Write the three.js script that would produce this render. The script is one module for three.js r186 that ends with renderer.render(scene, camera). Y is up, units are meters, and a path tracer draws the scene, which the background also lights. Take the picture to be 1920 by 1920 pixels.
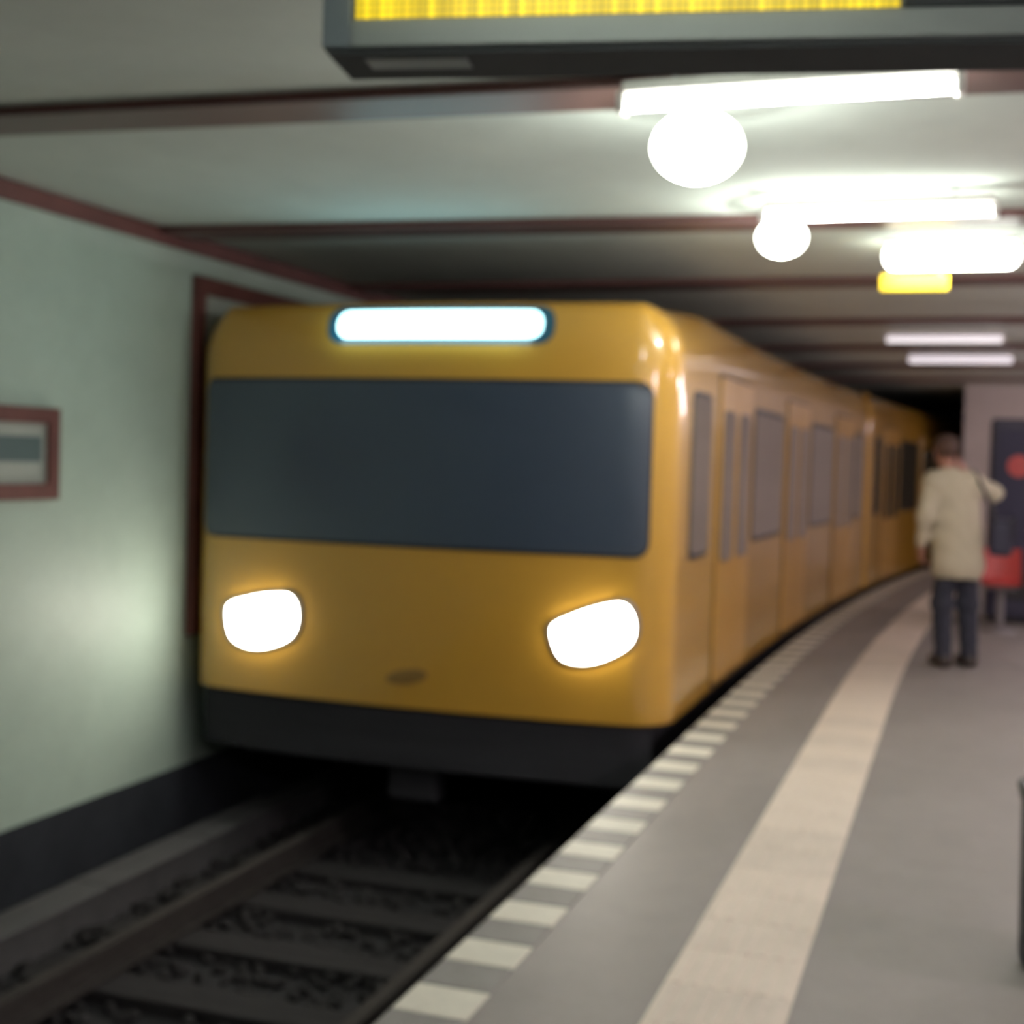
import * as THREE from 'three';
import { mergeGeometries, mergeVertices } from 'three/addons/utils/BufferGeometryUtils.js';
import { RoundedBoxGeometry } from 'three/addons/geometries/RoundedBoxGeometry.js';
import { MarchingCubes } from 'three/addons/objects/MarchingCubes.js';
import { RectAreaLightUniformsLib } from 'three/addons/lights/RectAreaLightUniformsLib.js';
RectAreaLightUniformsLib.init();

// ------------------------------------------------------------------ camera, exposure, light levels
const scene = new THREE.Scene();
scene.background = new THREE.Color(0x000000);
const renderer = new THREE.WebGLRenderer({ antialias: true });
renderer.toneMapping = THREE.LinearToneMapping;
renderer.toneMappingExposure = 1.3;
renderer.shadowMap.enabled = true;
const camera = new THREE.PerspectiveCamera(2 * Math.atan(960 / 2500) * 180 / Math.PI, 1, 0.05, 120);
{
  const right = new THREE.Vector3(0.94634, 0.02996, -0.32179), up = new THREE.Vector3(-0.04064, 0.99882, -0.0265), back = new THREE.Vector3(0.32062, 0.03816, 0.94644);
  camera.quaternion.setFromRotationMatrix(new THREE.Matrix4().makeBasis(right, up, back));
  camera.position.set(0, 1.48, 0);
}
camera.focus = 1.0;            // the phone is focused too close: everything beyond is soft
camera.userData.fStop = 5.5;
const LAMP = new THREE.Color(0.97, 1.0, 0.9), LAMP_PINK = new THREE.Color(1.0, 0.84, 0.86), TUBE_LIGHT = 46, TUBE_GLOW = 6.5, PINK_GLOW = 125, HEAD_LIGHT = 0.7;

// ------------------------------------------------------------------ helpers
// place frame used below: x to the right, y up, z the distance ahead along the track; the whole station bends right beyond 8.5 m
const bendAt = (z) => (z < 8.5 ? 0 : (z - 8.5) ** 2 / 200), slopeAt = (z) => (z < 8.5 ? 0 : (z - 8.5) / 100);
let seed = 7;
const rnd = () => { seed = (seed * 1664525 + 1013904223) >>> 0; return seed / 4294967296; };
const taken = {};
const numbered = (n) => { const k = taken[n] = (taken[n] ?? -1) + 1; return k ? n + '_' + String(k).padStart(3, '0') : n; };
const origin = new WeakMap();
const at = (x, y, z) => new THREE.Vector3(x, y, -z);
function thing(name, label, category, [x, y, z], group) {
  const o = new THREE.Group(); o.name = numbered(name); o.position.set(x, y, -z); scene.add(o);
  o.userData = { label, category }; if (group) o.userData.group = group;
  origin.set(o, o.position.clone()); return o;
}
function structure(name, label, pos = [0, 0, 0]) {
  const o = new THREE.Group(); o.name = name; o.position.set(pos[0], pos[1], -pos[2]); scene.add(o);
  o.userData = { kind: 'structure', label, category: name.split('_')[0] }; origin.set(o, o.position.clone()); return o;
}
// a part: geometry given in place coordinates (three world), moved into its parent's frame
function part(name, geo, mat, parent, label) {
  const m = new THREE.Mesh(geo, mat); m.name = name; m.castShadow = m.receiveShadow = true;
  const o = origin.get(parent); geo.translate(-o.x, -o.y, -o.z); origin.set(m, o); parent.add(m);
  if (label) m.userData.label = label; return m;
}
function uvWorld(g) {
  const p = g.attributes.position, n = g.attributes.normal, uv = new Float32Array(p.count * 2);
  for (let i = 0; i < p.count; i++) {
    const ax = Math.abs(n.getX(i)), ay = Math.abs(n.getY(i)), az = Math.abs(n.getZ(i));
    const [u, v] = ax > ay && ax > az ? [p.getZ(i), p.getY(i)] : ay > az ? [p.getX(i), p.getZ(i)] : [p.getX(i), p.getY(i)];
    uv[i * 2] = u; uv[i * 2 + 1] = v;
  }
  g.setAttribute('uv', new THREE.BufferAttribute(uv, 2)); return g;
}
function bend(g) {
  const p = g.attributes.position;
  for (let i = 0; i < p.count; i++) p.setX(i, p.getX(i) + bendAt(-p.getZ(i)));
  g.computeVertexNormals(); return g;
}
// straight box / box that follows the bend of the station
function box(x0, x1, y0, y1, z0, z1) { const g = new THREE.BoxGeometry(x1 - x0, y1 - y0, z1 - z0); g.translate((x0 + x1) / 2, (y0 + y1) / 2, -(z0 + z1) / 2); return uvWorld(g); }
function run(x0, x1, y0, y1, z0, z1) {
  const g = new THREE.BoxGeometry(x1 - x0, y1 - y0, z1 - z0, 1, 1, Math.ceil((z1 - z0) / 0.8)); g.translate((x0 + x1) / 2, (y0 + y1) / 2, -(z0 + z1) / 2);
  const q = g.toNonIndexed(); uvWorld(q); const p = q.attributes.position;
  for (let i = 0; i < p.count; i++) p.setX(i, p.getX(i) + bendAt(-p.getZ(i)));
  q.computeVertexNormals(); return q;
}
function rbox(x0, x1, y0, y1, z0, z1, r = 0.01, seg = 3) { const g = new RoundedBoxGeometry(x1 - x0, y1 - y0, z1 - z0, seg, r); g.translate((x0 + x1) / 2, (y0 + y1) / 2, -(z0 + z1) / 2); return g; }
function tube(points, r, seg = 24) { return new THREE.TubeGeometry(new THREE.CatmullRomCurve3(points.map((p) => at(...p))), seg, r, 10, false); }
function cylinder(a, b, r, r2 = r, n = 20) {
  const A = at(...a), B = at(...b), g = new THREE.CylinderGeometry(r2, r, A.distanceTo(B), n);
  g.applyQuaternion(new THREE.Quaternion().setFromUnitVectors(new THREE.Vector3(0, 1, 0), B.clone().sub(A).normalize())); g.translate((A.x + B.x) / 2, (A.y + B.y) / 2, (A.z + B.z) / 2); return g;
}
const merge = (list) => mergeGeometries(list.map((g) => { const q = g.index ? g.toNonIndexed() : g; for (const k of Object.keys(q.attributes)) if (!['position', 'normal', 'uv'].includes(k)) q.deleteAttribute(k); if (!q.attributes.uv) q.setAttribute('uv', new THREE.BufferAttribute(new Float32Array(q.attributes.position.count * 2), 2)); return q; }));

// ------------------------------------------------------------------ textures and materials
function noiseGrid(n, cells, s) {       // tileable value noise
  let k = s; const r = () => { k = (k * 1664525 + 1013904223) >>> 0; return k / 4294967296; };
  const g = Float32Array.from({ length: cells * cells }, r), out = new Float32Array(n * n), sm = (t) => t * t * (3 - 2 * t);
  for (let y = 0; y < n; y++) for (let x = 0; x < n; x++) {
    const u = x / n * cells, v = y / n * cells, i = Math.floor(u), j = Math.floor(v), a = sm(u - i), b = sm(v - j), I = (i + 1) % cells, J = (j + 1) % cells;
    out[y * n + x] = (g[j * cells + i] * (1 - a) + g[j * cells + I] * a) * (1 - b) + (g[J * cells + i] * (1 - a) + g[J * cells + I] * a) * b;
  }
  return out;
}
function mottled(base, spread, size, s, mix = [[5, 0.4], [17, 0.3], [61, 0.2], [128, 0.1]]) {   // map around a base colour (linear), repeat every `size` metres
  const n = 256, layers = mix.map(([c, w], i) => [noiseGrid(n, c, s + i * 77), w]), d = new Uint8Array(n * n * 4);
  const enc = (v) => Math.round(255 * (v <= 0.0031308 ? 12.92 * v : 1.055 * Math.pow(Math.min(1, v), 1 / 2.4) - 0.055));
  for (let i = 0; i < n * n; i++) {
    let v = 0; for (const [l, w] of layers) v += (l[i] - 0.5) * w;
    for (let c = 0; c < 3; c++) d[i * 4 + c] = enc(Math.max(0, base[c] * (1 + v * 2 * spread)));
    d[i * 4 + 3] = 255;
  }
  const t = new THREE.DataTexture(d, n, n); t.colorSpace = THREE.SRGBColorSpace; t.wrapS = t.wrapT = THREE.RepeatWrapping; t.magFilter = THREE.LinearFilter; t.repeat.set(1 / size, 1 / size); t.needsUpdate = true; return t;
}
function relief(s, size, cells = 64) {
  const n = 256, a = noiseGrid(n, cells, s), b = noiseGrid(n, cells / 4, s + 5), d = new Uint8Array(n * n * 4);
  for (let i = 0; i < n * n; i++) { const v = 255 * (a[i] * 0.6 + b[i] * 0.4); d.set([v, v, v, 255], i * 4); }
  const t = new THREE.DataTexture(d, n, n); t.wrapS = t.wrapT = THREE.RepeatWrapping; t.magFilter = THREE.LinearFilter; t.repeat.set(1 / size, 1 / size); t.needsUpdate = true; return t;
}
const lin = (r, g, b) => new THREE.Color().setRGB(r, g, b);
const std = (c, roughness, extra = {}) => new THREE.MeshStandardMaterial({ color: lin(...c), roughness, ...extra });
const matt = (c, spread, size, s, extra = {}) => new THREE.MeshPhysicalMaterial({ map: mottled(c, spread, size, s), roughness: 0.95, specularIntensity: 0.35, ...extra });
const mapped = (c, spread, size, s, roughness, extra = {}) => new THREE.MeshStandardMaterial({ map: mottled(c, spread, size, s), roughness, ...extra });
const M = {
  wall: mapped([0.43, 0.55, 0.48], 0.10, 2.3, 11, 0.55),
  ceiling: mapped([0.60, 0.66, 0.62], 0.10, 3.1, 23, 0.9),
  rightWall: mapped([0.50, 0.44, 0.42], 0.10, 2.7, 31, 0.7),
  plinth: matt([0.030, 0.034, 0.042], 0.3, 1.3, 37),
  floor: mapped([0.235, 0.215, 0.205], 0.16, 1.9, 41, 0.55, { bumpMap: relief(3, 0.5), bumpScale: 0.0006 }),
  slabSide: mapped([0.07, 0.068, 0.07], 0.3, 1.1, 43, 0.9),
  bed: matt([0.034, 0.033, 0.036], 0.5, 0.9, 47, { bumpMap: relief(9, 0.4), bumpScale: 0.01 }),
  stone: matt([0.040, 0.038, 0.040], 0.3, 0.5, 49),
  sleeper: matt([0.036, 0.034, 0.036], 0.4, 0.7, 53),
  rail: matt([0.050, 0.044, 0.042], 0.3, 0.4, 57),
  duct: mapped([0.075, 0.073, 0.078], 0.3, 0.8, 59, 0.8),
  redPaint: mapped([0.15, 0.052, 0.045], 0.25, 0.9, 61, 0.55),
  redPaintFlat: std([0.135, 0.075, 0.072], 0.4),
  edgeWhite: [0, 1, 2].map((i) => mapped([0.66 + 0.03 * i, 0.64 + 0.025 * i, 0.55 + 0.02 * i], 0.12, 0.6, 67 + i, 0.6)),
  edgeGrey: [0, 1].map((i) => mapped([0.20 + 0.02 * i, 0.19 + 0.02 * i, 0.18 + 0.02 * i], 0.2, 0.6, 71 + i, 0.6)),
  strip: [0, 1, 2].map((i) => mapped([0.66 + 0.03 * i, 0.58 + 0.025 * i, 0.50 + 0.02 * i], 0.10, 0.5, 79 + i, 0.55)),
  yellow: new THREE.MeshPhysicalMaterial({ color: lin(0.60, 0.325, 0.04), roughness: 0.38, clearcoat: 1, clearcoatRoughness: 0.1 }),
  doorYellow: new THREE.MeshPhysicalMaterial({ color: lin(0.56, 0.30, 0.045), roughness: 0.4, clearcoat: 0.5, clearcoatRoughness: 0.15 }),
  roof: std([0.20, 0.17, 0.12], 0.6),
  glass: new THREE.MeshPhysicalMaterial({ color: lin(0.040, 0.060, 0.096), roughness: 0.32, ior: 1.6, clearcoat: 0.6, clearcoatRoughness: 0.28 }),
  sideGlass: new THREE.MeshPhysicalMaterial({ color: lin(0.15, 0.135, 0.10), roughness: 0.12, ior: 1.6, clearcoat: 1, clearcoatRoughness: 0.05 }),
  rubber: std([0.02, 0.02, 0.022], 0.6),
  under: matt([0.036, 0.036, 0.042], 0.2, 0.6, 63),
  steel: std([0.3, 0.3, 0.31], 0.35, { metalness: 0.9 }),
  headGlow: new THREE.MeshStandardMaterial({ color: 0xffffff, roughness: 0.2, emissive: lin(1, 0.93, 0.8), emissiveIntensity: 17 }),
  displayGlass: new THREE.MeshPhysicalMaterial({ color: lin(0.015, 0.10, 0.16), roughness: 0.15, clearcoat: 1 }),
  housing: std([0.055, 0.07, 0.072], 0.45),
  housingDark: std([0.022, 0.028, 0.030], 0.95),
  tubeGlow: new THREE.MeshStandardMaterial({ color: 0xffffff, roughness: 0.4, emissive: LAMP.clone(), emissiveIntensity: TUBE_GLOW }),
  pinkGlow: new THREE.MeshStandardMaterial({ color: 0xffffff, roughness: 0.4, emissive: LAMP_PINK.clone(), emissiveIntensity: PINK_GLOW }),
  dimGlow: new THREE.MeshStandardMaterial({ color: 0xffffff, roughness: 0.4, emissive: lin(0.9, 0.82, 0.92), emissiveIntensity: 0.55 }),
  enamel: std([0.62, 0.6, 0.58], 0.4),
  cream: mapped([0.40, 0.44, 0.40], 0.08, 0.6, 83, 0.5),
  navy: mapped([0.020, 0.020, 0.045], 0.2, 0.8, 89, 0.45),
  red: std([0.46, 0.055, 0.05], 0.45),
  grey: std([0.2, 0.19, 0.2], 0.5),
  darkBin: mapped([0.016, 0.016, 0.026], 0.2, 0.5, 97, 0.5),
};

// ------------------------------------------------------------------ the station shell
const PLATFORM = -1.405, WALL = -4.7, CEIL = 2.84, BACK = -8, PORTAL = 21.5, DEEP = 31;
const floor = structure('floor', 'grey platform floor with white edge marks and pale guiding strip');
part('slab', run(PLATFORM, 3.6, -1.05, 0, BACK, PORTAL + 0.3), M.floor, floor);
part('edge_facing', run(PLATFORM - 0.012, PLATFORM + 0.002, -1.05, -0.06, BACK, PORTAL + 0.3), M.slabSide, floor, 'dark concrete face below the platform edge');
{
  // edge tiles, white and grey by turns, 0.193 m each
  const tile = new RoundedBoxGeometry(0.215, 0.03, 0.188, 1, 0.004); uvWorld(tile);
  for (let i = 0, z = 1.03; z < 21.3; i++, z += 0.193) {
    const white = i % 2 === 0;
    const m = new THREE.Mesh(tile, white ? M.edgeWhite[Math.floor(rnd() * 3)] : M.edgeGrey[Math.floor(rnd() * 2)]);
    m.name = 'edge_tile'; m.position.set(PLATFORM + 0.111 + bendAt(z), -0.010, -z); m.rotation.y = -slopeAt(z); m.castShadow = m.receiveShadow = true; floor.add(m);
  }
  // guiding strip: ribbed pale tiles
  const ribs = [uvWorld(new THREE.BoxGeometry(0.362, 0.03, 0.293))];
  for (let k = 0; k < 7; k++) { const r = new THREE.BoxGeometry(0.022, 0.006, 0.289); r.translate(-0.15 + k * 0.05, 0.0175, 0); ribs.push(uvWorld(r)); }
  const guide = merge(ribs);
  for (let z = 1.2; z < 21.3; z += 0.296) {
    const m = new THREE.Mesh(guide, M.strip[Math.floor(rnd() * 3)]);
    m.name = 'guide_tile'; m.position.set(-0.575 + bendAt(z), -0.010, -z); m.rotation.y = -slopeAt(z); m.castShadow = m.receiveShadow = true; floor.add(m);
  }
}
const trackbed = structure('floor_trackbed', 'dark track trough beside the platform');
part('bed', run(WALL, PLATFORM, -1.25, -1.05, BACK, DEEP), M.bed, trackbed);
const wallLeft = structure('wall_left', 'pale green plastered wall across the track');
part('plaster', run(WALL - 0.25, WALL, -0.54, CEIL, BACK, DEEP), M.wall, wallLeft);
part('plinth', run(WALL - 0.25, WALL + 0.015, -1.05, -0.54, BACK, DEEP), M.plinth, wallLeft, 'blackened foot of the wall');
const ceiling = structure('ceiling', 'flat plastered station ceiling');
part('plaster', run(WALL - 0.25, 3.85, CEIL, CEIL + 0.2, BACK, DEEP), M.ceiling, ceiling);
const wallRight = structure('wall_right', 'plain light wall on the far side of the platform');
part('plaster', run(3.6, 3.85, -1.05, CEIL, BACK, PORTAL + 0.3), M.rightWall, wallRight);
const wallBack = structure('wall_back', 'plain light wall closing the station behind');
part('plaster', box(WALL - 0.25, 3.85, -1.25, CEIL, BACK - 0.25, BACK), M.rightWall, wallBack);
const wallEnd = structure('wall_end', 'mauve grey end wall beside the tunnel mouth');
part('plaster', box(-0.05, 4.9, -0.02, CEIL, PORTAL, PORTAL + 0.3), M.rightWall, wallEnd);
const tunnel = structure('wall_tunnel', 'dark wall inside the tunnel mouth');
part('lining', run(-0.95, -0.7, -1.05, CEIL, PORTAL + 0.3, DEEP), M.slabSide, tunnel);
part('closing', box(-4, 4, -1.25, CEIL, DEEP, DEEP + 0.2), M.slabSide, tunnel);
const trim1 = structure('trim_1', 'red-brown moulding along the top of the left wall');
part('moulding', run(WALL - 0.02, WALL + 0.03, 2.735, 2.835, BACK, PORTAL), M.redPaint, trim1);

// ceiling beams: steel joists with a flange
const ORD = ['nearest red-brown ceiling beam, running behind the yellow-lit sign', 'second red-brown ceiling beam from the front, meeting the wall moulding at left', 'third ceiling beam, just above the front of the train', 'fourth ceiling beam, over the roof of the first car', 'fifth ceiling beam, in front of the dim far lamps', 'sixth ceiling beam, near the end of the first car', 'seventh and farthest ceiling beam, before the tunnel mouth'];
[4.76, 7.38, 9.75, 12.35, 14.9, 17.4, 19.9].forEach((z, i) => {
  const b = thing('ceiling_beam', ORD[i], 'beam', [-0.5 + bendAt(z), 2.8, z], 'red-brown ceiling beams'), x0 = WALL + bendAt(z), x1 = 3.6 + bendAt(z);
  part('web', box(x0, x1, 2.812, CEIL, z - 0.13, z + 0.13), M.redPaint, b);
  part('flange', rbox(x0, x1, 2.797, 2.813, z - 0.15, z + 0.15, 0.004, 2), M.redPaintFlat, b, 'dull mauve-red lower flange');
  b.rotation.y = [0.055, 0.058, 0][i] ?? -slopeAt(z);      // the joists do not lie quite square to the track
});

// ------------------------------------------------------------------ track
for (const [x, l] of [[-2.29, 'rail nearer the platform in the dark track trough'], [-3.73, 'rail nearer the left wall in the dark track trough']]) {
  const r = thing('rail', l, 'rail', [x, -1.0, 4], 'running rails');
  part('foot', run(x - 0.06, x + 0.06, -0.985, -0.965, BACK, DEEP), M.rail, r);
  part('web', run(x - 0.012, x + 0.012, -0.965, -0.87, BACK, DEEP), M.rail, r);
  part('head', run(x - 0.034, x + 0.034, -0.87, -0.835, BACK, DEEP), M.rail, r);
}
for (let z = 2.6, i = 0; z < 7.4; z += 0.65, i++) {
  const s = thing('sleeper', 'dark wooden sleeper lying under the rails in front of the train', 'sleeper', [-3.01, -1.05, z], 'dark sleepers in front of the train');
  part('beam', rbox(-4.1, -1.92, -1.06, -0.985, z - 0.12, z + 0.12, 0.012, 2), M.sleeper, s);
}
{
  const g = new THREE.IcosahedronGeometry(0.035, 0), n = 2600, stones = new THREE.InstancedMesh(g, M.stone, n), o = new THREE.Object3D();
  for (let i = 0; i < n; i++) { o.position.set(-4.55 + rnd() * 3.05, -1.045 + rnd() * 0.025, -(1 + rnd() * 8)); o.rotation.set(rnd() * 6, rnd() * 6, rnd() * 6); o.scale.set(0.6 + rnd() * 0.8, 0.5 + rnd() * 0.5, 0.6 + rnd() * 0.8); o.updateMatrix(); stones.setMatrixAt(i, o.matrix); }
  stones.name = 'ballast'; stones.userData = { kind: 'stuff', label: 'dark ballast stones in the track trough', category: 'ballast' }; scene.add(stones);
}
{
  const d = thing('cable_duct', 'grey duct running along the dark foot of the left wall', 'duct', [-4.35, -1.05, 5]);
  part('trough', run(-4.46, -4.24, -1.05, -0.88, BACK, 20), M.duct, d);
  for (let z = 2; z < 8; z += 1) part('cover', rbox(-4.475, -4.225, -0.88, -0.85, z + 0.006, z + 0.994, 0.006, 2), M.duct, d);
}

// ------------------------------------------------------------------ lamps
function rectLight(o, w, h, x, y, z, dir, color, intensity) {
  const l = new THREE.RectAreaLight(color, intensity, w, h); l.name = 'light';
  l.position.set(x - o.position.x, y - o.position.y, -z - o.position.z); o.add(l);
  const t = new THREE.Vector3(x + dir[0], y + dir[1], -z - dir[2]); l.lookAt(t);
  // lookAt of a non-camera light points +z at the target while the light shines along -z
  l.rotateY(Math.PI); l.castShadow = true; return l;
}
function tubeLamp(x0, x1, y, z, label, lit = 1, r = 0.022, color = LAMP) {
  const o = thing('fluorescent_lamp', label, 'lamp', [(x0 + x1) / 2, y, z], 'fluorescent tube lamps along the platform ceiling');
  part('batten', rbox(x0 + 0.02, x1 - 0.02, y + 0.05, y + 0.09, z - 0.035, z + 0.035, 0.008, 2), M.enamel, o, 'white enamelled batten');
  part('tube', cylinder([x0 + 0.02, y + 0.015, z], [x1 - 0.02, y + 0.015, z], r), lit < 0.5 ? M.dimGlow : color === LAMP ? M.tubeGlow : M.pinkGlow, o, 'glowing tube');
  for (const x of [x0, x1 - 0.03]) part('end_cap', rbox(x, x + 0.03, y - 0.015, y + 0.06, z - 0.03, z + 0.03, 0.006, 2), M.enamel, o);
  for (const x of [x0 + 0.2, x1 - 0.2]) part('hanger', cylinder([x, y + 0.085, z], [x, CEIL, z], 0.008), M.steel, o);
  rectLight(o, x1 - x0 - 0.06, 0.05, (x0 + x1) / 2, y - 0.02, z, [0, -1, 0], color, TUBE_LIGHT * lit);
  return o;
}
tubeLamp(-1.20, -0.05, 2.715, 4.56, 'nearest long bright ceiling tube, below the hanging sign');
tubeLamp(-1.02, 0.10, 2.715, 6.72, 'second bright ceiling tube, ending in a bright blob at left');
{
  const y = 2.70, z = 8.2, o = thing('box_lamp', 'wide bright ceiling light above a small yellow sign', 'lamp', [-0.13, y, z]);
  const g = new RoundedBoxGeometry(0.76, 0.15, 0.2, 4, 0.07); g.translate(-0.13, y + 0.05, -z);
  part('diffuser', g, M.tubeGlow, o, 'glowing opal diffuser'); part('back_plate', rbox(-0.5, 0.24, y + 0.115, y + 0.135, z - 0.09, z + 0.09, 0.008, 2), M.enamel, o);
  for (const x of [-0.4, 0.14]) part('hanger', cylinder([x, y + 0.13, z], [x, CEIL, z], 0.008), M.steel, o);
  rectLight(o, 0.7, 0.15, -0.13, y - 0.03, z, [0, -1, 0], LAMP, TUBE_LIGHT * 0.5);
}
tubeLamp(-0.78, 0.30, 2.72, 13.1, 'faint mauve far ceiling tube, upper of the dim pair', 0.02, 0.03);
tubeLamp(-0.66, 0.45, 2.72, 15.4, 'faint far ceiling tube, lower of the dim pair', 0.03, 0.04);
tubeLamp(-1.2, -0.05, 2.715, 2.3, 'bright ceiling tube above the hanging sign, nearest the viewer');
tubeLamp(-1.2, -0.05, 2.715, 0.1, 'bright ceiling tube overhead the viewer');
tubeLamp(-1.2, -0.05, 2.715, -2.1, 'bright ceiling tube behind the viewer');
['beside the viewer', 'across from the yellow-lit sign', 'across from the front of the train', 'across from the person in beige', 'across from the navy cabinet', 'near the end wall'].forEach((w, i) => { const z = 0.5 + i * 3.6; tubeLamp(1.75 + bendAt(z), 2.9 + bendAt(z), 2.28, z, 'pinkish ceiling tube right of the picture, ' + w, 1, 0.022, LAMP_PINK); });
function globeLamp(x, y, z, r, label) {
  const o = thing('globe_lamp', label, 'lamp', [x, y, z], 'round opal ceiling lamps');
  const pts = []; for (let i = 0; i <= 24; i++) { const a = -Math.PI / 2 + (i / 24) * Math.PI * 0.86; pts.push(new THREE.Vector2(Math.max(0.0001, Math.cos(a) * r * 1.12), Math.sin(a) * r * 0.86)); }
  const g = new THREE.LatheGeometry(pts, 32); g.translate(x, y, -z); part('globe', g, M.tubeGlow, o, 'glowing opal bowl');
  part('collar', cylinder([x, y + r * 0.74, z], [x, y + r * 0.74 + 0.035, z], r * 0.6, r * 0.5), M.enamel, o);
  part('stem', cylinder([x, y + r * 0.74 + 0.03, z], [x, CEIL, z], 0.012), M.steel, o);
  const p = new THREE.PointLight(LAMP, 1.2); p.position.set(0, -r - 0.06, 0); p.castShadow = true; p.name = 'light'; o.add(p);
}
globeLamp(-0.975, 2.645, 4.86, 0.15, 'large round glowing lamp below the nearest tube');
globeLamp(-0.94, 2.665, 6.95, 0.115, 'smaller round glowing lamp at left end of the second tube');

// small yellow sign below the box lamp
{
  const o = thing('yellow_sign', 'small yellow lit sign hanging below the wide ceiling light', 'sign', [-0.32, 2.56, 8.32]);
  part('panel', rbox(-0.53, -0.14, 2.565, 2.66, 8.3, 8.35, 0.01, 2), new THREE.MeshStandardMaterial({ color: lin(0.8, 0.55, 0.02), roughness: 0.5, emissive: lin(1, 0.72, 0.03), emissiveIntensity: 0.75 }), o);
  for (const x of [-0.48, -0.19]) part('hanger', cylinder([x, 2.655, 8.325], [x, CEIL, 8.325], 0.006), M.steel, o);
}

// ------------------------------------------------------------------ hanging train indicator
{
  const L = [-1.44, 2.785], R = [0.08, 3.05], ang = Math.atan2(R[1] - L[1], R[0] - L[0]), len = 1.95, x0 = 0, y0 = 2.41;
  const o = thing('train_indicator', 'hanging grey train indicator with a yellow lit display', 'sign', [L[0], y0, L[1]]);
  o.rotation.y = ang; // its right end stands farther away
  const base = o.position, loc = (g) => { g.translate(base.x, base.y, base.z); return g; };
  const B = (a, b, c, d, e, f, r) => { const g = r ? new RoundedBoxGeometry(b - a, d - c, f - e, 3, r) : new THREE.BoxGeometry(b - a, d - c, f - e); g.translate((a + b) / 2, (c + d) / 2, -(e + f) / 2); return loc(uvWorld(g)); };
  const body = part('housing', B(0, len, 0, 0.38, 0.012, 0.225, 0.012), M.housing, o);
  part('underside', B(0.012, len - 0.012, -0.006, 0.004, 0.02, 0.222), M.housingDark, body, 'dark underside panel');
  part('rating_plate', B(0.09, 0.33, -0.009, -0.005, 0.05, 0.13), M.housing, o, 'faint grey plate on the underside');
  part('lower_band', B(0.07, len - 0.02, 0.008, 0.068, 0.004, 0.016, 0.003), std([0.15, 0.18, 0.175], 0.5), o, 'lighter band below the display');
  part('end_band', B(0.0, 0.066, 0.008, 0.37, 0.006, 0.016, 0.003), std([0.10, 0.13, 0.145], 0.4), o);
  // yellow display, LED rows; the letters lie above the picture
  const n = 256, d = new Uint8Array(n * 64 * 4); let k = 5; const r = () => { k = (k * 1664525 + 1013904223) >>> 0; return k / 4294967296; };
  const col = Array.from({ length: 64 }, () => 0.72 + 0.28 * r());
  for (let y = 0; y < 64; y++) for (let x = 0; x < n; x++) { const dot = (x % 4 < 3 ? 1 : 0.75) * (y % 4 < 3 ? 1 : 0.75), v = dot * col[x >> 2]; d.set([255 * v, 222 * v, 20 * v, 255], (y * n + x) * 4); }
  const t = new THREE.DataTexture(d, n, 64); t.colorSpace = THREE.SRGBColorSpace; t.magFilter = THREE.LinearFilter; t.needsUpdate = true;
  const led = new THREE.BoxGeometry(1.21, 0.27, 0.006); led.translate(0.078 + 0.605, 0.072 + 0.135, -0.009);
  part('display', loc(led), new THREE.MeshStandardMaterial({ color: 0x111111, roughness: 0.5, emissive: 0xffffff, emissiveMap: t, emissiveIntensity: 1.25 }), o, 'yellow lit display');
  part('blank_field', B(1.296, len - 0.03, 0.072, 0.35, 0.004, 0.014), M.housingDark, o);
  for (const x of [0.3, 1.6]) part('hanger', loc((() => { const c = new THREE.CylinderGeometry(0.018, 0.018, 0.06, 12); c.translate(x, 0.405, -0.12); return c; })()), M.steel, o);
  const l = new THREE.RectAreaLight(lin(1, 0.75, 0.1), 0.8, 1.2, 0.26); l.position.set(0.683, 0.207, 0.012); l.name = 'light'; l.rotation.y = Math.PI; l.rotateY(Math.PI); o.add(l);
}

// ------------------------------------------------------------------ things on the left wall
function wallFrame(name, label, cat, z0, z1, y0, y1, t, inner) {
  const o = thing(name, label, cat, [WALL, y0, z0]), X0 = WALL, X1 = WALL + 0.045;
  part('panel', run(X0, X0 + 0.02, y0 + t * 0.5, y1 - t * 0.5, z0 + t * 0.5, z1 - t * 0.5), inner, o);
  part('frame_rail', run(X0, X1, y1 - t, y1, z0, z1), M.redPaint, o); part('frame_rail', run(X0, X1, y0, y0 + t, z0, z1), M.redPaint, o);
  part('frame_post', run(X0, X1, y0 + t, y1 - t, z0, z0 + t), M.redPaint, o); part('frame_post', run(X0, X1, y0 + t, y1 - t, z1 - t, z1), M.redPaint, o);
  return o;
}
{
  const o = wallFrame('wall_sign', 'small sign in a red-brown frame on the left wall', 'sign', 5.0, 6.07, 1.20, 1.69, 0.085, M.cream);
  part('printed_band', run(WALL + 0.018, WALL + 0.022, 1.40, 1.535, 5.12, 5.945), std([0.10, 0.15, 0.155], 0.5), o, 'blurred teal line of print');
}
wallFrame('advert_frame', 'large red-brown framed panel on the wall behind the train', 'frame', 7.40, 11.4, 0.3, 2.6, 0.11, M.cream);

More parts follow.
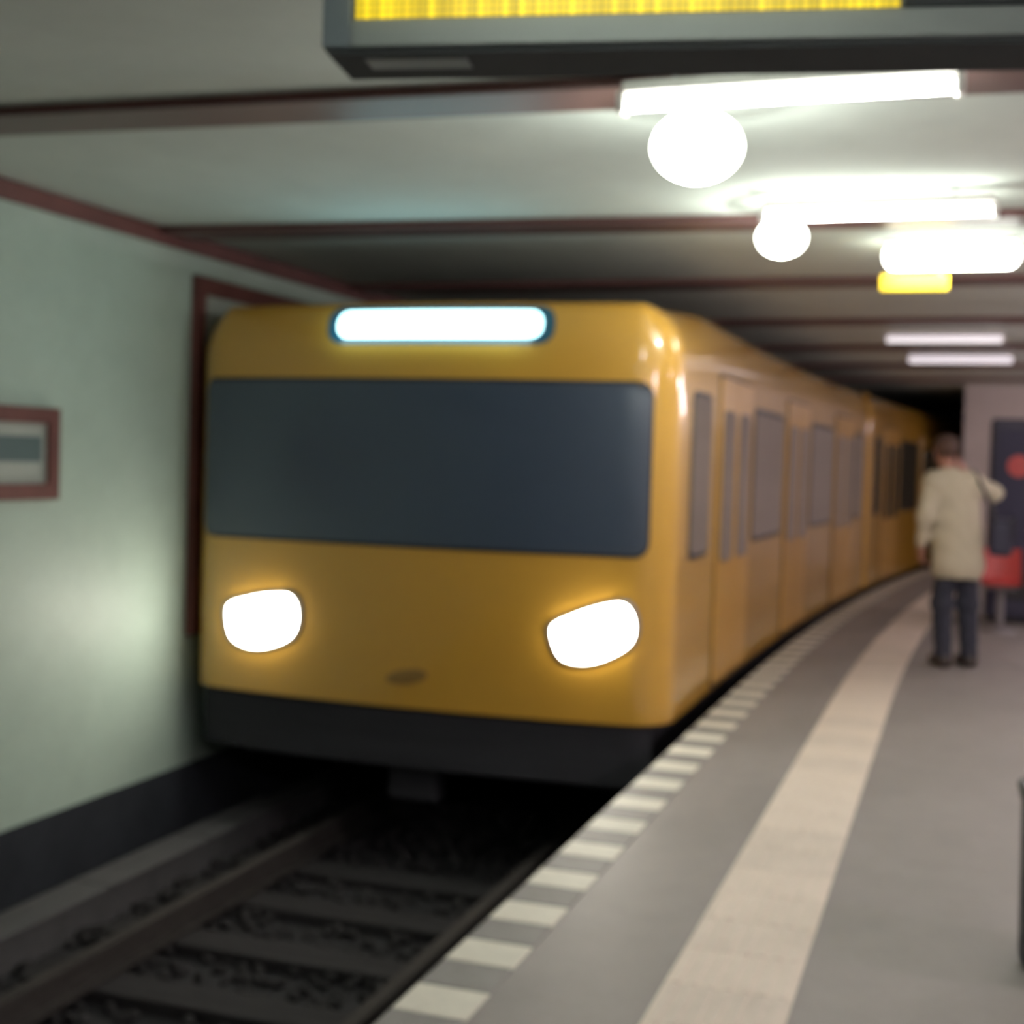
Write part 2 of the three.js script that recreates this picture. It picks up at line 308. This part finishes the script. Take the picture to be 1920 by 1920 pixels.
// ------------------------------------------------------------------ the train
const NOSE = 7.17, TX = -3.07, W = 1.54;
function planCurve(nose, length) {      // half plan, from the middle of the front round to the end of the side: [x, s, nx, ns]
  const pts = [], r = nose ? 0.24 : 0.06, bulge = nose ? 0.13 : 0;
  for (let i = 0; i <= 14; i++) { const x = (W - r) * i / 14; pts.push([x, bulge * (x / W) ** 2]); }
  const s0 = bulge * ((W - r) / W) ** 2;
  for (let i = 1; i <= 10; i++) { const a = i / 10 * Math.PI / 2; pts.push([W - r + r * Math.sin(a), s0 + r * (1 - Math.cos(a)) + bulge * 0.15 * i / 10]); }
  const s1 = pts[pts.length - 1][1]; for (let i = 1; i <= 30; i++) pts.push([W, s1 + (length - s1) * i / 30]);
  return pts;
}
function car(zStart, length, nose) {
  const half = planCurve(nose, length), arc = [0];
  for (let i = 1; i < half.length; i++) arc.push(arc[i - 1] + Math.hypot(half[i][0] - half[i - 1][0], half[i][1] - half[i - 1][1]));
  const at2 = (a) => {                 // point and outward normal at signed arc length a (positive: platform side)
    const u = Math.min(Math.abs(a), arc[arc.length - 1] - 1e-6); let i = 0; while (i < arc.length - 2 && arc[i + 1] < u) i++;
    const t = (u - arc[i]) / (arc[i + 1] - arc[i]), A = half[Math.max(0, i - 1)], P = half[i], Q = half[i + 1], B = half[Math.min(half.length - 1, i + 2)];
    const x = P[0] + (Q[0] - P[0]) * t, s = P[1] + (Q[1] - P[1]) * t, tx = (Q[0] - A[0]) * (1 - t) + (B[0] - P[0]) * t, ts = (Q[1] - A[1]) * (1 - t) + (B[1] - P[1]) * t, l = Math.hypot(tx, ts), sg = a < 0 ? -1 : 1;
    return { x: x * sg, s, nx: ts / l * sg, ns: -tx / l };
  };
  const smooth = (t) => { t = Math.min(1, Math.max(0, t)); return t * t * (3 - 2 * t); };
  const SH = 2.06;
  const insetAt = (y, nx) => { if (y <= SH) return 0; const k = Math.min(1, (y - SH) / 0.33), R = nose ? 0.08 + 0.17 * Math.abs(nx) : 0.25; return R * (1 - Math.sqrt(1 - k * k)); };
  const place = (x, y, s) => { const lift = (nose ? smooth((s - 0.25) / 1.5) : 1) * 0.1 * Math.min(1, Math.max(0, (y - 1.9) / 0.4)), z = zStart + s; return at(TX + x + bendAt(z), y + lift, z); };
  const surf = (a, y, off = 0) => { const p = at2(a), k = off - insetAt(y, p.nx); return place(p.x + p.nx * k, y, p.s + p.ns * k); };
  const quads = (rows, flip) => {        // rows of points -> mesh
    const nu = rows[0].length, pos = [], idx = []; rows.forEach((r) => r.forEach((p) => pos.push(p.x, p.y, p.z)));
    for (let j = 0; j < rows.length - 1; j++) for (let i = 0; i < nu - 1; i++) { const a = j * nu + i, b = a + 1, c = a + nu, d = c + 1; idx.push(...(flip ? [a, c, b, b, c, d] : [a, b, c, b, d, c])); }
    const g = new THREE.BufferGeometry(); g.setAttribute('position', new THREE.Float32BufferAttribute(pos, 3)); g.setAttribute('uv', new THREE.Float32BufferAttribute(pos.flatMap((_, i) => (i % 3 ? [] : [pos[i + 2], pos[i + 1]])), 2)); g.setIndex(idx); g.computeVertexNormals(); return g;
  };
  const END = arc[arc.length - 1], arcs = [...arc.slice(1).reverse().map((v) => -v), ...arc];
  const arcOfSide = (s) => { const k = half.length - 31; return arc[k] + (s - half[k][1]); };
  const body = () => quads([0.015, 0.04, 0.5, 1, 1.5, 1.95, 2.06, ...Array.from({ length: 9 }, (_, i) => SH + 0.33 * Math.sin((i + 1) / 9 * Math.PI / 2))].map((y) => arcs.map((a) => surf(a, y))));
  const roof = () => { const top = arcs.map((a) => { const p = at2(a), k = -insetAt(SH + 0.33, p.nx); return [p.x + p.nx * k, p.s + p.ns * k]; }); return quads([1, 0.8, 0.6, 0.4, 0.2, 0].map((f) => top.map(([x, s]) => place(x * f, SH + 0.33 + 0.06 * (1 - f * f) * smooth(s / 0.8), s)))); };
  const rear = () => quads([0.015, 1, 2, SH + 0.33].map((y) => [-1, -0.5, 0, 0.5, 1].map((f) => { const p = surf(END, y), q = surf(-END, y); return p.clone().lerp(q, (1 - f) / 2); })));
  const patch = (a0, a1, y0, y1, r, off, under = 0) => {          // rounded panel lying on the body, with a rim
    const ys = [], nU = Math.max(6, Math.ceil((a1 - a0) / 0.08));
    for (let i = 0; i <= 6; i++) ys.push(y0 + r * (1 - Math.cos(i / 6 * Math.PI / 2)));
    for (let i = 1; i < 5; i++) ys.push(y0 + r + (y1 - y0 - 2 * r) * i / 5);
    for (let i = 0; i <= 6; i++) ys.push(y1 - r * (1 - Math.sin(i / 6 * Math.PI / 2)));
    const rows = ys.map((y) => { const e = Math.min(y - y0, y1 - y), c = e < r ? r - Math.sqrt(Math.max(0, r * r - (r - e) ** 2)) : 0; return Array.from({ length: nU + 1 }, (_, i) => [a0 + c + (a1 - a0 - 2 * c) * i / nU, y]); });
    const face = quads(rows.map((row) => row.map(([a, y]) => surf(a, y, off))));
    const ring = [...rows[0], ...rows.slice(1).map((q) => q[nU]), ...rows[rows.length - 1].slice(0, nU).reverse(), ...rows.slice(0, -1).reverse().map((q) => q[0])];
    const rim = quads([ring.map(([a, y]) => surf(a, y, under)), ring.map(([a, y]) => surf(a, y, off))]);
    return merge([face, rim]);
  };
  const blob = (ca, cy, outline, off, dome) => {                     // a lens of free outline
    const rings = [1, 0.93, 0.8, 0.55, 0.28, 0.001], rows = [outline.map(([u, v]) => surf(ca + u, cy + v, 0)), ...rings.map((f) => outline.map(([u, v]) => surf(ca + u * f, cy + v * f, off + dome * Math.sqrt(1 - f * f))))];
    return quads(rows);
  };
  return { surf, body, roof, rear, patch, blob, arcOfSide, place };
}
{
  const train = thing('subway_train', 'yellow subway train with lit headlights arriving at the platform', 'train', [TX, -0.85, NOSE + 2]);
  const A = car(NOSE, 9.85, true), B = car(17.35, 12.6, false);
  const bodyA = part('car_body', A.body(), M.yellow, train, 'yellow body of the leading car'), bodyB = part('car_body', B.body(), M.yellow, train, 'yellow body of the second car');
  part('roof', A.roof(), M.roof, bodyA); part('rear_wall', A.rear(), M.under, bodyA); part('roof', B.roof(), M.roof, bodyB);
  // front
  part('windshield_seal', A.patch(-1.455, 1.425, 0.955, 1.945, 0.09, 0.004), M.rubber, train);
  part('windshield', A.patch(-1.44, 1.41, 0.975, 1.925, 0.08, 0.012), M.glass, train, 'wide dark blue-grey windshield');
  const disp = part('destination_display', A.patch(-0.56, 0.85, 2.145, 2.365, 0.09, 0.006), M.displayGlass, train, 'destination display shining cyan-white');
  part('light_band', A.patch(-0.49, 0.78, 2.18, 2.338, 0.07, 0.012), new THREE.MeshStandardMaterial({ color: 0xffffff, roughness: 0.4, emissive: lin(0.42, 0.92, 1.0), emissiveIntensity: 2.6 }), disp);
  rectLight(train, 1.2, 0.15, TX + 0.1, 2.24, NOSE - 0.06, [0, 0, -1], lin(0.6, 0.95, 1), 3);
  const lens = (k, tilt) => { const out = [], base = [[-0.27, 0.02], [-0.255, 0.10], [-0.12, 0.145], [0.10, 0.175], [0.22, 0.165], [0.265, 0.10], [0.262, -0.02], [0.21, -0.10], [0.03, -0.165], [-0.12, -0.165], [-0.235, -0.11]]; const c = new THREE.CatmullRomCurve3(base.map(([u, v]) => new THREE.Vector3((u * Math.cos(tilt) - v * Math.sin(tilt)) * k, (u * Math.sin(tilt) + v * Math.cos(tilt)) * k, 0)), true); for (let i = 0; i <= 40; i++) { const p = c.getPoint(i / 40); out.push([p.x, p.y]); } return out; };
  for (const [a, y, tilt, k] of [[-0.97, 0.455, 0.06, 1], [1.13, 0.515, 0.22, 0.92]]) {
    const h = part('headlight', A.blob(a, y, lens(1.08 * k, tilt), 0.008, 0.004), M.steel, train, a < 0 ? 'glaring headlight nearer the wall' : 'glaring headlight nearer the platform');
    part('lens', A.blob(a, y, lens(0.96 * k, tilt), 0.014, 0.055), M.headGlow, h);
    const p = A.surf(a, y, 0.1), s = new THREE.SpotLight(lin(1, 0.92, 0.78), HEAD_LIGHT, 0, 1.15, 0.9, 2); s.position.copy(p).sub(train.position); s.target.position.copy(p).sub(train.position).add(new THREE.Vector3(0, -0.08, 1)); s.castShadow = true; s.shadow.radius = 6; s.name = 'light'; train.add(s, s.target);
    s.target.name = 'light_target';
  }
  part('emblem_plate', A.blob(0.02, 0.20, Array.from({ length: 25 }, (_, i) => { const t = i / 24 * 2 * Math.PI; return [Math.cos(t) * 0.13, Math.sin(t) * 0.045 + Math.cos(t) * 0.02]; }), 0.005, 0.002), std([0.28, 0.16, 0.04], 0.5), train, 'small dull mark on the yellow front');
  part('apron', A.patch(-1.5, 1.5, -0.34, 0.0, 0.06, -0.03, -0.2), M.under, train, 'dark apron below the yellow front');
  // coupler
  const cz = NOSE + 0.45;
  part('coupler', merge([cylinder([TX, -0.45, cz - 0.16], [TX, -0.45, cz + 0.6], 0.07), rbox(TX - 0.16, TX + 0.16, -0.58, -0.32, cz - 0.28, cz - 0.12, 0.03)]), M.under, train, 'dark coupler under the front');
  // platform side and wall side of both cars
  const side = (C, name, wins, doors) => {
    for (const sg of [1, -1]) {
      const rng = (s0, s1) => (sg > 0 ? [C.arcOfSide(s0), C.arcOfSide(s1)] : [-C.arcOfSide(s1), -C.arcOfSide(s0)]);
      for (const [s0, s1] of wins) { const [a, b] = rng(s0, s1), [c, d] = rng(s0 - 0.03, s1 + 0.03); const f = part('window_seal', C.patch(c, d, 0.92, 1.93, 0.09, 0.004), M.rubber, train); part('pane', C.patch(a, b, 0.95, 1.90, 0.07, 0.010), M.sideGlass, f); }
      for (const [s0, s1] of doors) {
        const [c, d] = rng(s0 - 0.025, s1 + 0.025); part('door_gap', C.patch(c, d, 0.03, 2.055, 0.05, 0.004), M.rubber, train);
        const mid = (s0 + s1) / 2;
        for (const [u0, u1] of [[s0, mid - 0.006], [mid + 0.006, s1]]) {
          const [a, b] = rng(u0, u1), leaf = part('door', C.patch(a, b, 0.05, 2.04, 0.04, 0.016), M.doorYellow, train), [e, f] = rng(u0 + 0.09, u1 - 0.09);
          part('pane', C.patch(e, f, 0.85, 1.86, 0.07, 0.022), M.sideGlass, leaf);
        }
      }
    }
  };
  side(A, 'a', [[0.62, 1.2], [2.95, 4.35], [6.0, 7.4], [8.95, 9.5]], [[1.5, 2.75], [4.55, 5.8], [7.55, 8.8]]);
  side(B, 'b', [[0.35, 0.85], [2.5, 4.0], [5.8, 7.2]], [[1.05, 2.3], [4.3, 5.55]]);
  // between the cars, underframe, wheels
  part('gangway', run(TX - 0.5, TX + 0.5, -0.1, 1.9, NOSE + 9.8, 17.45), M.rubber, train);
  part('underframe', run(TX - 1.3, TX + 1.3, -0.45, 0.0, NOSE + 0.45, 29.5), M.under, train);
  for (const z of [9.2, 11.0, 14.4, 16.1, 19.2, 21]) for (const x of [-2.29, -3.73]) part('wheel', cylinder([x - 0.06 + bendAt(z), -0.44, z], [x + 0.06 + bendAt(z), -0.44, z], 0.395, 0.395, 28), M.rail, train);
}

// ------------------------------------------------------------------ far things on the platform
{
  const z = 14.2, x0 = 0.235, o = thing('vending_machine', 'tall dark navy cabinet with a red spot at the right edge', 'cabinet', [x0 + 0.45, 0, z + 0.4]);
  part('body', rbox(x0, x0 + 0.95, 0.06, 2.05, z, z + 0.75, 0.03), M.navy, o); part('plinth', rbox(x0 + 0.04, x0 + 0.91, 0, 0.08, z + 0.04, z + 0.71, 0.01), M.rubber, o);
  part('front_panel', rbox(x0 + 0.06, x0 + 0.89, 0.62, 1.95, z - 0.02, z + 0.01, 0.01), new THREE.MeshPhysicalMaterial({ color: lin(0.018, 0.018, 0.05), roughness: 0.6, clearcoat: 0.1 }), o);
  const g = new THREE.CylinderGeometry(0.11, 0.11, 0.02, 28); g.rotateX(Math.PI / 2); g.translate(0.50, 1.58, -(z - 0.025)); part('red_disc', g, M.red, o, 'red round mark');
  part('tray', rbox(x0 + 0.15, x0 + 0.8, 0.25, 0.5, z - 0.015, z + 0.02, 0.01), M.rubber, o);
}
{
  const z = 13.5, x = 0.365, o = thing('platform_seat', 'bright red shell seat on a grey pedestal before the navy cabinet', 'seat', [x, 0, z]);
  const prof = [[0.02, 0.0], [0.16, -0.02], [0.30, -0.005], [0.37, 0.06], [0.40, 0.18], [0.425, 0.33]], s = new THREE.CatmullRomCurve3(prof.map(([d, h]) => new THREE.Vector3(0, h, d))), rows = [];
  const pos = [], idx = [], nu = 13, nv = 25;
  for (let j = 0; j < nv; j++) { const p = s.getPoint(j / (nv - 1)); for (let i = 0; i < nu; i++) { const u = i / (nu - 1) * 2 - 1, w = 0.185 * (1 - 0.15 * Math.max(0, j / nv - 0.7)), lift = 0.035 * u * u; pos.push(x + u * w, 0.44 + p.y + lift * (j < 14 ? 1 : 0.3), -(z - 0.18 + p.z - lift * (j < 14 ? 0 : 1))); } }
  for (let j = 0; j < nv - 1; j++) for (let i = 0; i < nu - 1; i++) { const a = j * nu + i; idx.push(a, a + 1, a + nu, a + 1, a + nu + 1, a + nu); }
  const n0 = nv * nu; const top = pos.length; for (let k = 0; k < top; k += 3) pos.push(pos[k], pos[k + 1] - 0.012, pos[k + 2] - 0.008);
  const m = idx.length; for (let k = 0; k < m; k += 3) idx.push(idx[k] + n0, idx[k + 2] + n0, idx[k + 1] + n0);
  const g = new THREE.BufferGeometry(); g.setAttribute('position', new THREE.Float32BufferAttribute(pos, 3)); g.setIndex(idx); g.computeVertexNormals();
  part('shell', g, M.red, o); part('pedestal', merge([cylinder([x, 0.02, z], [x, 0.42, z], 0.035), rbox(x - 0.13, x + 0.13, 0.40, 0.43, z - 0.12, z + 0.12, 0.01)]), M.grey, o); part('foot', cylinder([x, 0, z], [x, 0.025, z], 0.16, 0.15, 28), M.grey, o);
}
{
  const x = 0.415, z = 4.3, o = thing('litter_bin', 'dark bin cut off by the right edge of the picture', 'bin', [x, 0, z]);
  const l = new THREE.LatheGeometry([[0.0, 0.012], [0.2, 0.012], [0.205, 0.03], [0.215, 0.5], [0.222, 0.52], [0.222, 0.545], [0.2, 0.55], [0.195, 0.52], [0.19, 0.04], [0, 0.035]].map(([a, b]) => new THREE.Vector2(Math.max(a, 0.0001), b)), 40); l.translate(x, 0, -z); part('body', l, M.darkBin, o);
  part('foot_ring', cylinder([x, 0, z], [x, 0.02, z], 0.17, 0.17, 32), M.rubber, o);
  const t = new THREE.TorusGeometry(0.216, 0.012, 10, 40); t.rotateX(Math.PI / 2); t.translate(x, 0.545, -z); part('rim', t, M.rubber, o);
}

// ------------------------------------------------------------------ the person on the platform
function sdfMesh(dist, c, half, cell) {
  const res = Math.min(150, Math.ceil(2 * half / cell)), mc = new MarchingCubes(res, new THREE.MeshBasicMaterial(), false, false, 120000); mc.isolation = 0; mc.reset();
  const hs = res / 2; let i = 0;
  for (let z = 0; z < res; z++) for (let y = 0; y < res; y++) for (let x = 0; x < res; x++) mc.field[i++] = -dist(c[0] + (x - hs) / hs * half, c[1] + (y - hs) / hs * half, c[2] + (z - hs) / hs * half);
  mc.update();
  const n = mc.count, p = new Float32Array(n * 3); for (let k = 0; k < n; k++) for (let a = 0; a < 3; a++) p[k * 3 + a] = c[a] + mc.positionArray[k * 3 + a] * half;
  let g = new THREE.BufferGeometry(); g.setAttribute('position', new THREE.BufferAttribute(p, 3)); g = mergeVertices(g, 1e-4); g.computeVertexNormals(); return g;
}
const cap = (px, py, pz, a, b, ra, rb) => { const bx = b[0] - a[0], by = b[1] - a[1], bz = b[2] - a[2], qx = px - a[0], qy = py - a[1], qz = pz - a[2], t = Math.min(1, Math.max(0, (qx * bx + qy * by + qz * bz) / (bx * bx + by * by + bz * bz))); return Math.hypot(qx - bx * t, qy - by * t, qz - bz * t) - (ra + (rb - ra) * t); };
const smin = (a, b, k) => { const h = Math.max(0, k - Math.abs(a - b)) / k; return Math.min(a, b) - h * h * k / 4; };
{
  // own frame of the figure: X to its right hand, Y up, Z straight ahead of it; it faces away and a little to the left
  const base = [0.0, 0, 10.8], turn = -0.45, o = thing('person', 'person in a pale beige jacket and dark trousers beside the train', 'person', base);
  const J = { pelvis: [-0.03, 0.95, 0], chest: [-0.08, 1.30, 0.01], neck: [-0.125, 1.47, 0.02], head: [-0.15, 1.655, 0.045],
    ls: [-0.26, 1.42, 0.0], le: [-0.33, 1.16, -0.05], lw: [-0.31, 0.93, 0.04], rs: [0.07, 1.42, 0.0], re: [0.265, 1.34, 0.06], rw: [0.09, 1.50, 0.20],
    lh: [-0.12, 0.92, 0], rh: [0.06, 0.92, 0], lk: [-0.13, 0.5, 0.03], rk: [0.075, 0.5, 0.03], la: [-0.13, 0.09, -0.02], ra: [0.08, 0.09, -0.02] };
  const chain = (list) => (x, y, z) => { let d = 9; for (const [a, b, ra, rb, k = 0.05] of list) d = smin(d, cap(x, y, z, a, b, ra, rb), k); return d; };
  const torso = (grow) => (x, y, z) => { const zz = z * 1.35; let d = cap(x, y, zz, [J.pelvis[0], 0.98, 0], [-0.08, 1.28, 0.01], 0.145 + grow, 0.155 + grow); return smin(d, cap(x, y, z, [J.ls[0] + 0.03, 1.405, 0], [J.rs[0] - 0.03, 1.405, 0], 0.075 + grow, 0.075 + grow), 0.12); };
  const limbs = chain([[J.chest, J.neck, 0.07, 0.058], [J.neck, [J.head[0], 1.58, 0.03], 0.055, 0.05], [J.ls, J.le, 0.05, 0.042], [J.le, J.lw, 0.041, 0.028], [J.rs, J.re, 0.05, 0.042], [J.re, J.rw, 0.041, 0.028], [J.lh, J.lk, 0.085, 0.056], [J.lk, J.la, 0.054, 0.036], [J.rh, J.rk, 0.085, 0.056], [J.rk, J.ra, 0.054, 0.036]]);
  const t0 = torso(0), bodyD = (x, y, z) => smin(t0(x, y, z), limbs(x, y, z), 0.05);
  // head with a face
  const H = J.head, headD = (x, y, z) => {
    const u = x - H[0], v = y - H[1], w = z - H[2];
    let d = (Math.hypot(u / 0.076, (v - 0.02) / 0.098, (w + 0.008) / 0.095) - 1) * 0.076;
    d = smin(d, (Math.hypot(u / 0.056, (v + 0.055) / 0.06, (w - 0.03) / 0.06) - 1) * 0.056, 0.04);
    d = smin(d, cap(u, v, w, [0, 0.012, 0.088], [0, -0.026, 0.108], 0.009, 0.014), 0.018);
    d = smin(d, cap(u, v, w, [-0.02, -0.062, 0.083], [0.02, -0.062, 0.083], 0.007, 0.007), 0.012);
    for (const s of [-1, 1]) { d = smin(d, (Math.hypot((u - s * 0.078) / 0.012, v / 0.032, (w + 0.005) / 0.02) - 1) * 0.012, 0.012); d = -smin(-d, Math.hypot(u - s * 0.031, v - 0.012, w - 0.098) - 0.015, 0.012); d = Math.min(d, Math.hypot(u - s * 0.031, v - 0.012, w - 0.079) - 0.013); }
    return smin(d, cap(x, y, z, J.neck, [H[0], 1.60, 0.03], 0.055, 0.05), 0.03);
  };
  // a hand: palm and five fingers; side = +1 thumb towards +axis
  const hand = (wr, dir, across, normal) => {
    const P = (l, a, n) => [0, 1, 2].map((i) => wr[i] + dir[i] * l + across[i] * a + normal[i] * n), list = [[wr, P(0.03, 0, 0), 0.027, 0.028, 0.02], [P(0.03, -0.02, 0), P(0.08, -0.026, 0), 0.017, 0.014, 0.02], [P(0.03, 0.0, 0), P(0.085, 0.0, 0), 0.017, 0.014, 0.02], [P(0.03, 0.02, 0), P(0.08, 0.026, 0), 0.017, 0.014, 0.02]];
    const len = [0.058, 0.068, 0.076, 0.07];
    [-0.033, -0.0115, 0.0115, 0.033].forEach((a, i) => { const L = len[i]; list.push([P(0.085, a, 0), P(0.085 + L * 0.5, a * 1.1, 0.012), 0.0095, 0.009, 0.006], [P(0.085 + L * 0.5, a * 1.1, 0.012), P(0.085 + L * 0.8, a * 1.1, 0.036), 0.009, 0.008, 0.004], [P(0.085 + L * 0.8, a * 1.1, 0.036), P(0.085 + L * 0.86, a * 1.1, 0.056), 0.008, 0.0075, 0.004]); });
    list.push([P(0.03, 0.025, 0.005), P(0.06, 0.055, 0.018), 0.013, 0.011, 0.012], [P(0.06, 0.055, 0.018), P(0.088, 0.062, 0.03), 0.0105, 0.009, 0.005]);
    const f = (x, y, z) => { let d = 9; for (const [a, b, ra, rb, k] of list) d = smin(d, cap(x, y, z, a, b, ra, rb), k); return d; };
    return sdfMesh(f, P(0.07, 0.01, 0.01), 0.14, 0.0035);
  };
  const nrm = (v) => { const l = Math.hypot(...v); return v.map((q) => q / l); };
  const lHand = hand(J.lw, nrm([0.02, -0.96, 0.25]), nrm([0.1, 0.25, 0.96]), nrm([1, 0, -0.1]));
  const rHand = hand(J.rw, nrm([-0.62, 0.62, -0.45]), nrm([0.3, 0.7, 0.55]), nrm([-0.65, -0.2, -0.7]));
  const bodyG = merge([sdfMesh(bodyD, [-0.05, 0.87, 0], 0.93, 0.0125), sdfMesh(headD, [H[0], H[1], H[2]], 0.17, 0.0034), lHand, rHand]);
  const q = new THREE.Quaternion().setFromAxisAngle(new THREE.Vector3(0, 1, 0), -turn);
  // figure frame -> place: Z ahead of the figure becomes distance ahead (three -z); mirror-free by turning half round is not needed as X stays to the right
  const set = (g) => { const p = g.attributes.position, v = new THREE.Vector3(); for (let i = 0; i < p.count; i++) { v.set(p.getX(i), p.getY(i), -p.getZ(i)).applyQuaternion(q); p.setXYZ(i, v.x + base[0], v.y, v.z - base[2]); } if (g.index) { const ix = g.index.array; for (let i = 0; i < ix.length; i += 3) { const t = ix[i]; ix[i] = ix[i + 1]; ix[i + 1] = t; } } g.computeVertexNormals(); return g; };
  const smoothG = (g) => { g.deleteAttribute('normal'); g.deleteAttribute('uv'); return mergeVertices(g, 1e-4); };
  part('body', set(smoothG(bodyG)), std([0.36, 0.17, 0.12], 0.55), o);
  // jacket: torso, skirt to mid thigh, sleeves, collar
  const jt = torso(0.022), sl = chain([[J.ls, J.le, 0.07, 0.06], [J.le, [J.lw[0], J.lw[1] + 0.02, J.lw[2]], 0.06, 0.046], [J.rs, J.re, 0.07, 0.062], [J.re, [J.rw[0] + 0.02, J.rw[1] - 0.02, J.rw[2] - 0.01], 0.06, 0.046]]);
  const jacketD = (x, y, z) => { let d = smin(jt(x, y, z), sl(x, y, z), 0.05); const zz = z * 1.25; d = smin(d, cap(x, y, zz, [-0.06, 1.15, 0], [-0.03, 0.80, 0], 0.17, 0.205), 0.06); d = smin(d, cap(x, y, z, [-0.115, 1.46, 0.01], [-0.125, 1.49, 0.015], 0.082, 0.075), 0.03); d += 0.004 * Math.sin(y * 38 + x * 20) * Math.sin(x * 31 + z * 27); return Math.max(d, 0.66 - y, y - 1.53, -(cap(x, y, z, [-0.12, 1.47, 0.02], [-0.14, 1.7, 0.03], 0.066, 0.07)), -(cap(x, y, z * 1.25, [-0.03, 0.4, 0], [-0.03, 0.76, 0], 0.165, 0.165))); };
  const jacket = part('jacket', set(sdfMesh(jacketD, [-0.05, 1.1, 0.03], 0.48, 0.0085)), mapped([0.52, 0.47, 0.35], 0.12, 0.4, 131, 0.85), o, 'pale beige thigh-length jacket');
  const trD = chain([[[-0.075, 0.93, 0], [0.015, 0.93, 0], 0.10, 0.10], [[-0.105, 0.9, 0], J.lk, 0.09, 0.078], [J.lk, J.la, 0.078, 0.066], [[0.045, 0.9, 0], J.rk, 0.09, 0.078], [J.rk, J.ra, 0.078, 0.066]]);
  part('trousers', set(sdfMesh((x, y, z) => Math.max(trD(x, y, z) + 0.003 * Math.sin(y * 50), 0.07 - y, y - 1.0), [-0.03, 0.53, 0], 0.52, 0.0095)), mapped([0.026, 0.028, 0.045], 0.2, 0.3, 137, 0.85), o, 'dark trousers');
  for (const a of [J.la, J.ra]) part('shoe', set(sdfMesh((x, y, z) => { let d = cap(x, y, z, [a[0], 0.05, a[2] - 0.03], [a[0], 0.04, a[2] + 0.16], 0.046, 0.042); d = smin(d, cap(x, y, z, [a[0], 0.05, a[2] - 0.02], [a[0], 0.11, a[2] - 0.01], 0.05, 0.048), 0.04); return Math.max(d, 0.002 - y, y - 0.12); }, [a[0], 0.07, a[2] + 0.07], 0.17, 0.005)), std([0.035, 0.024, 0.02], 0.5), o, 'dark brown shoe');
  part('hair', set(sdfMesh((x, y, z) => { const u = x - H[0], v = y - H[1], w = z - H[2]; let d = (Math.hypot(u / 0.088, (v - 0.03) / 0.102, (w + 0.016) / 0.103) - 1) * 0.088; d += 0.0025 * Math.sin(u * 160) * Math.sin(v * 90 + w * 110); return Math.max(d, -(v + 0.055 - Math.max(0, (w - 0.0) * 1.6)), (w - 0.055) - v * 0.5 + 0.01, -(Math.hypot(u / 0.074, (v - 0.02) / 0.094, (w + 0.006) / 0.09) - 1) * 0.074); }, [H[0], H[1] + 0.02, H[2] - 0.01], 0.14, 0.004)), std([0.085, 0.045, 0.032], 0.7), o, 'short brown hair');
}
// dark bag at the person's side
{
  const x = 0.275, z = 10.84, o = thing('shoulder_bag', 'dark bag hanging at the side of the person in beige', 'bag', [x, 0.86, z]);
  part('pouch', rbox(x - 0.085, x + 0.085, 0.87, 1.15, z - 0.14, z + 0.14, 0.04, 5), M.navy, o); part('flap', rbox(x + 0.07, x + 0.095, 0.98, 1.16, z - 0.145, z + 0.145, 0.012, 4), M.darkBin, o);
  part('strap', tube([[x - 0.03, 1.13, z - 0.11], [0.17, 1.30, z - 0.13], [0.085, 1.475, z - 0.075], [0.055, 1.512, z + 0.02], [0.10, 1.46, z + 0.12], [0.19, 1.28, z + 0.16], [x - 0.03, 1.13, z + 0.11]], 0.012, 48), M.darkBin, o);
}
scene.traverse((o) => { if (o.isMesh) o.castShadow = o.receiveShadow = true; });
renderer.render(scene, camera);
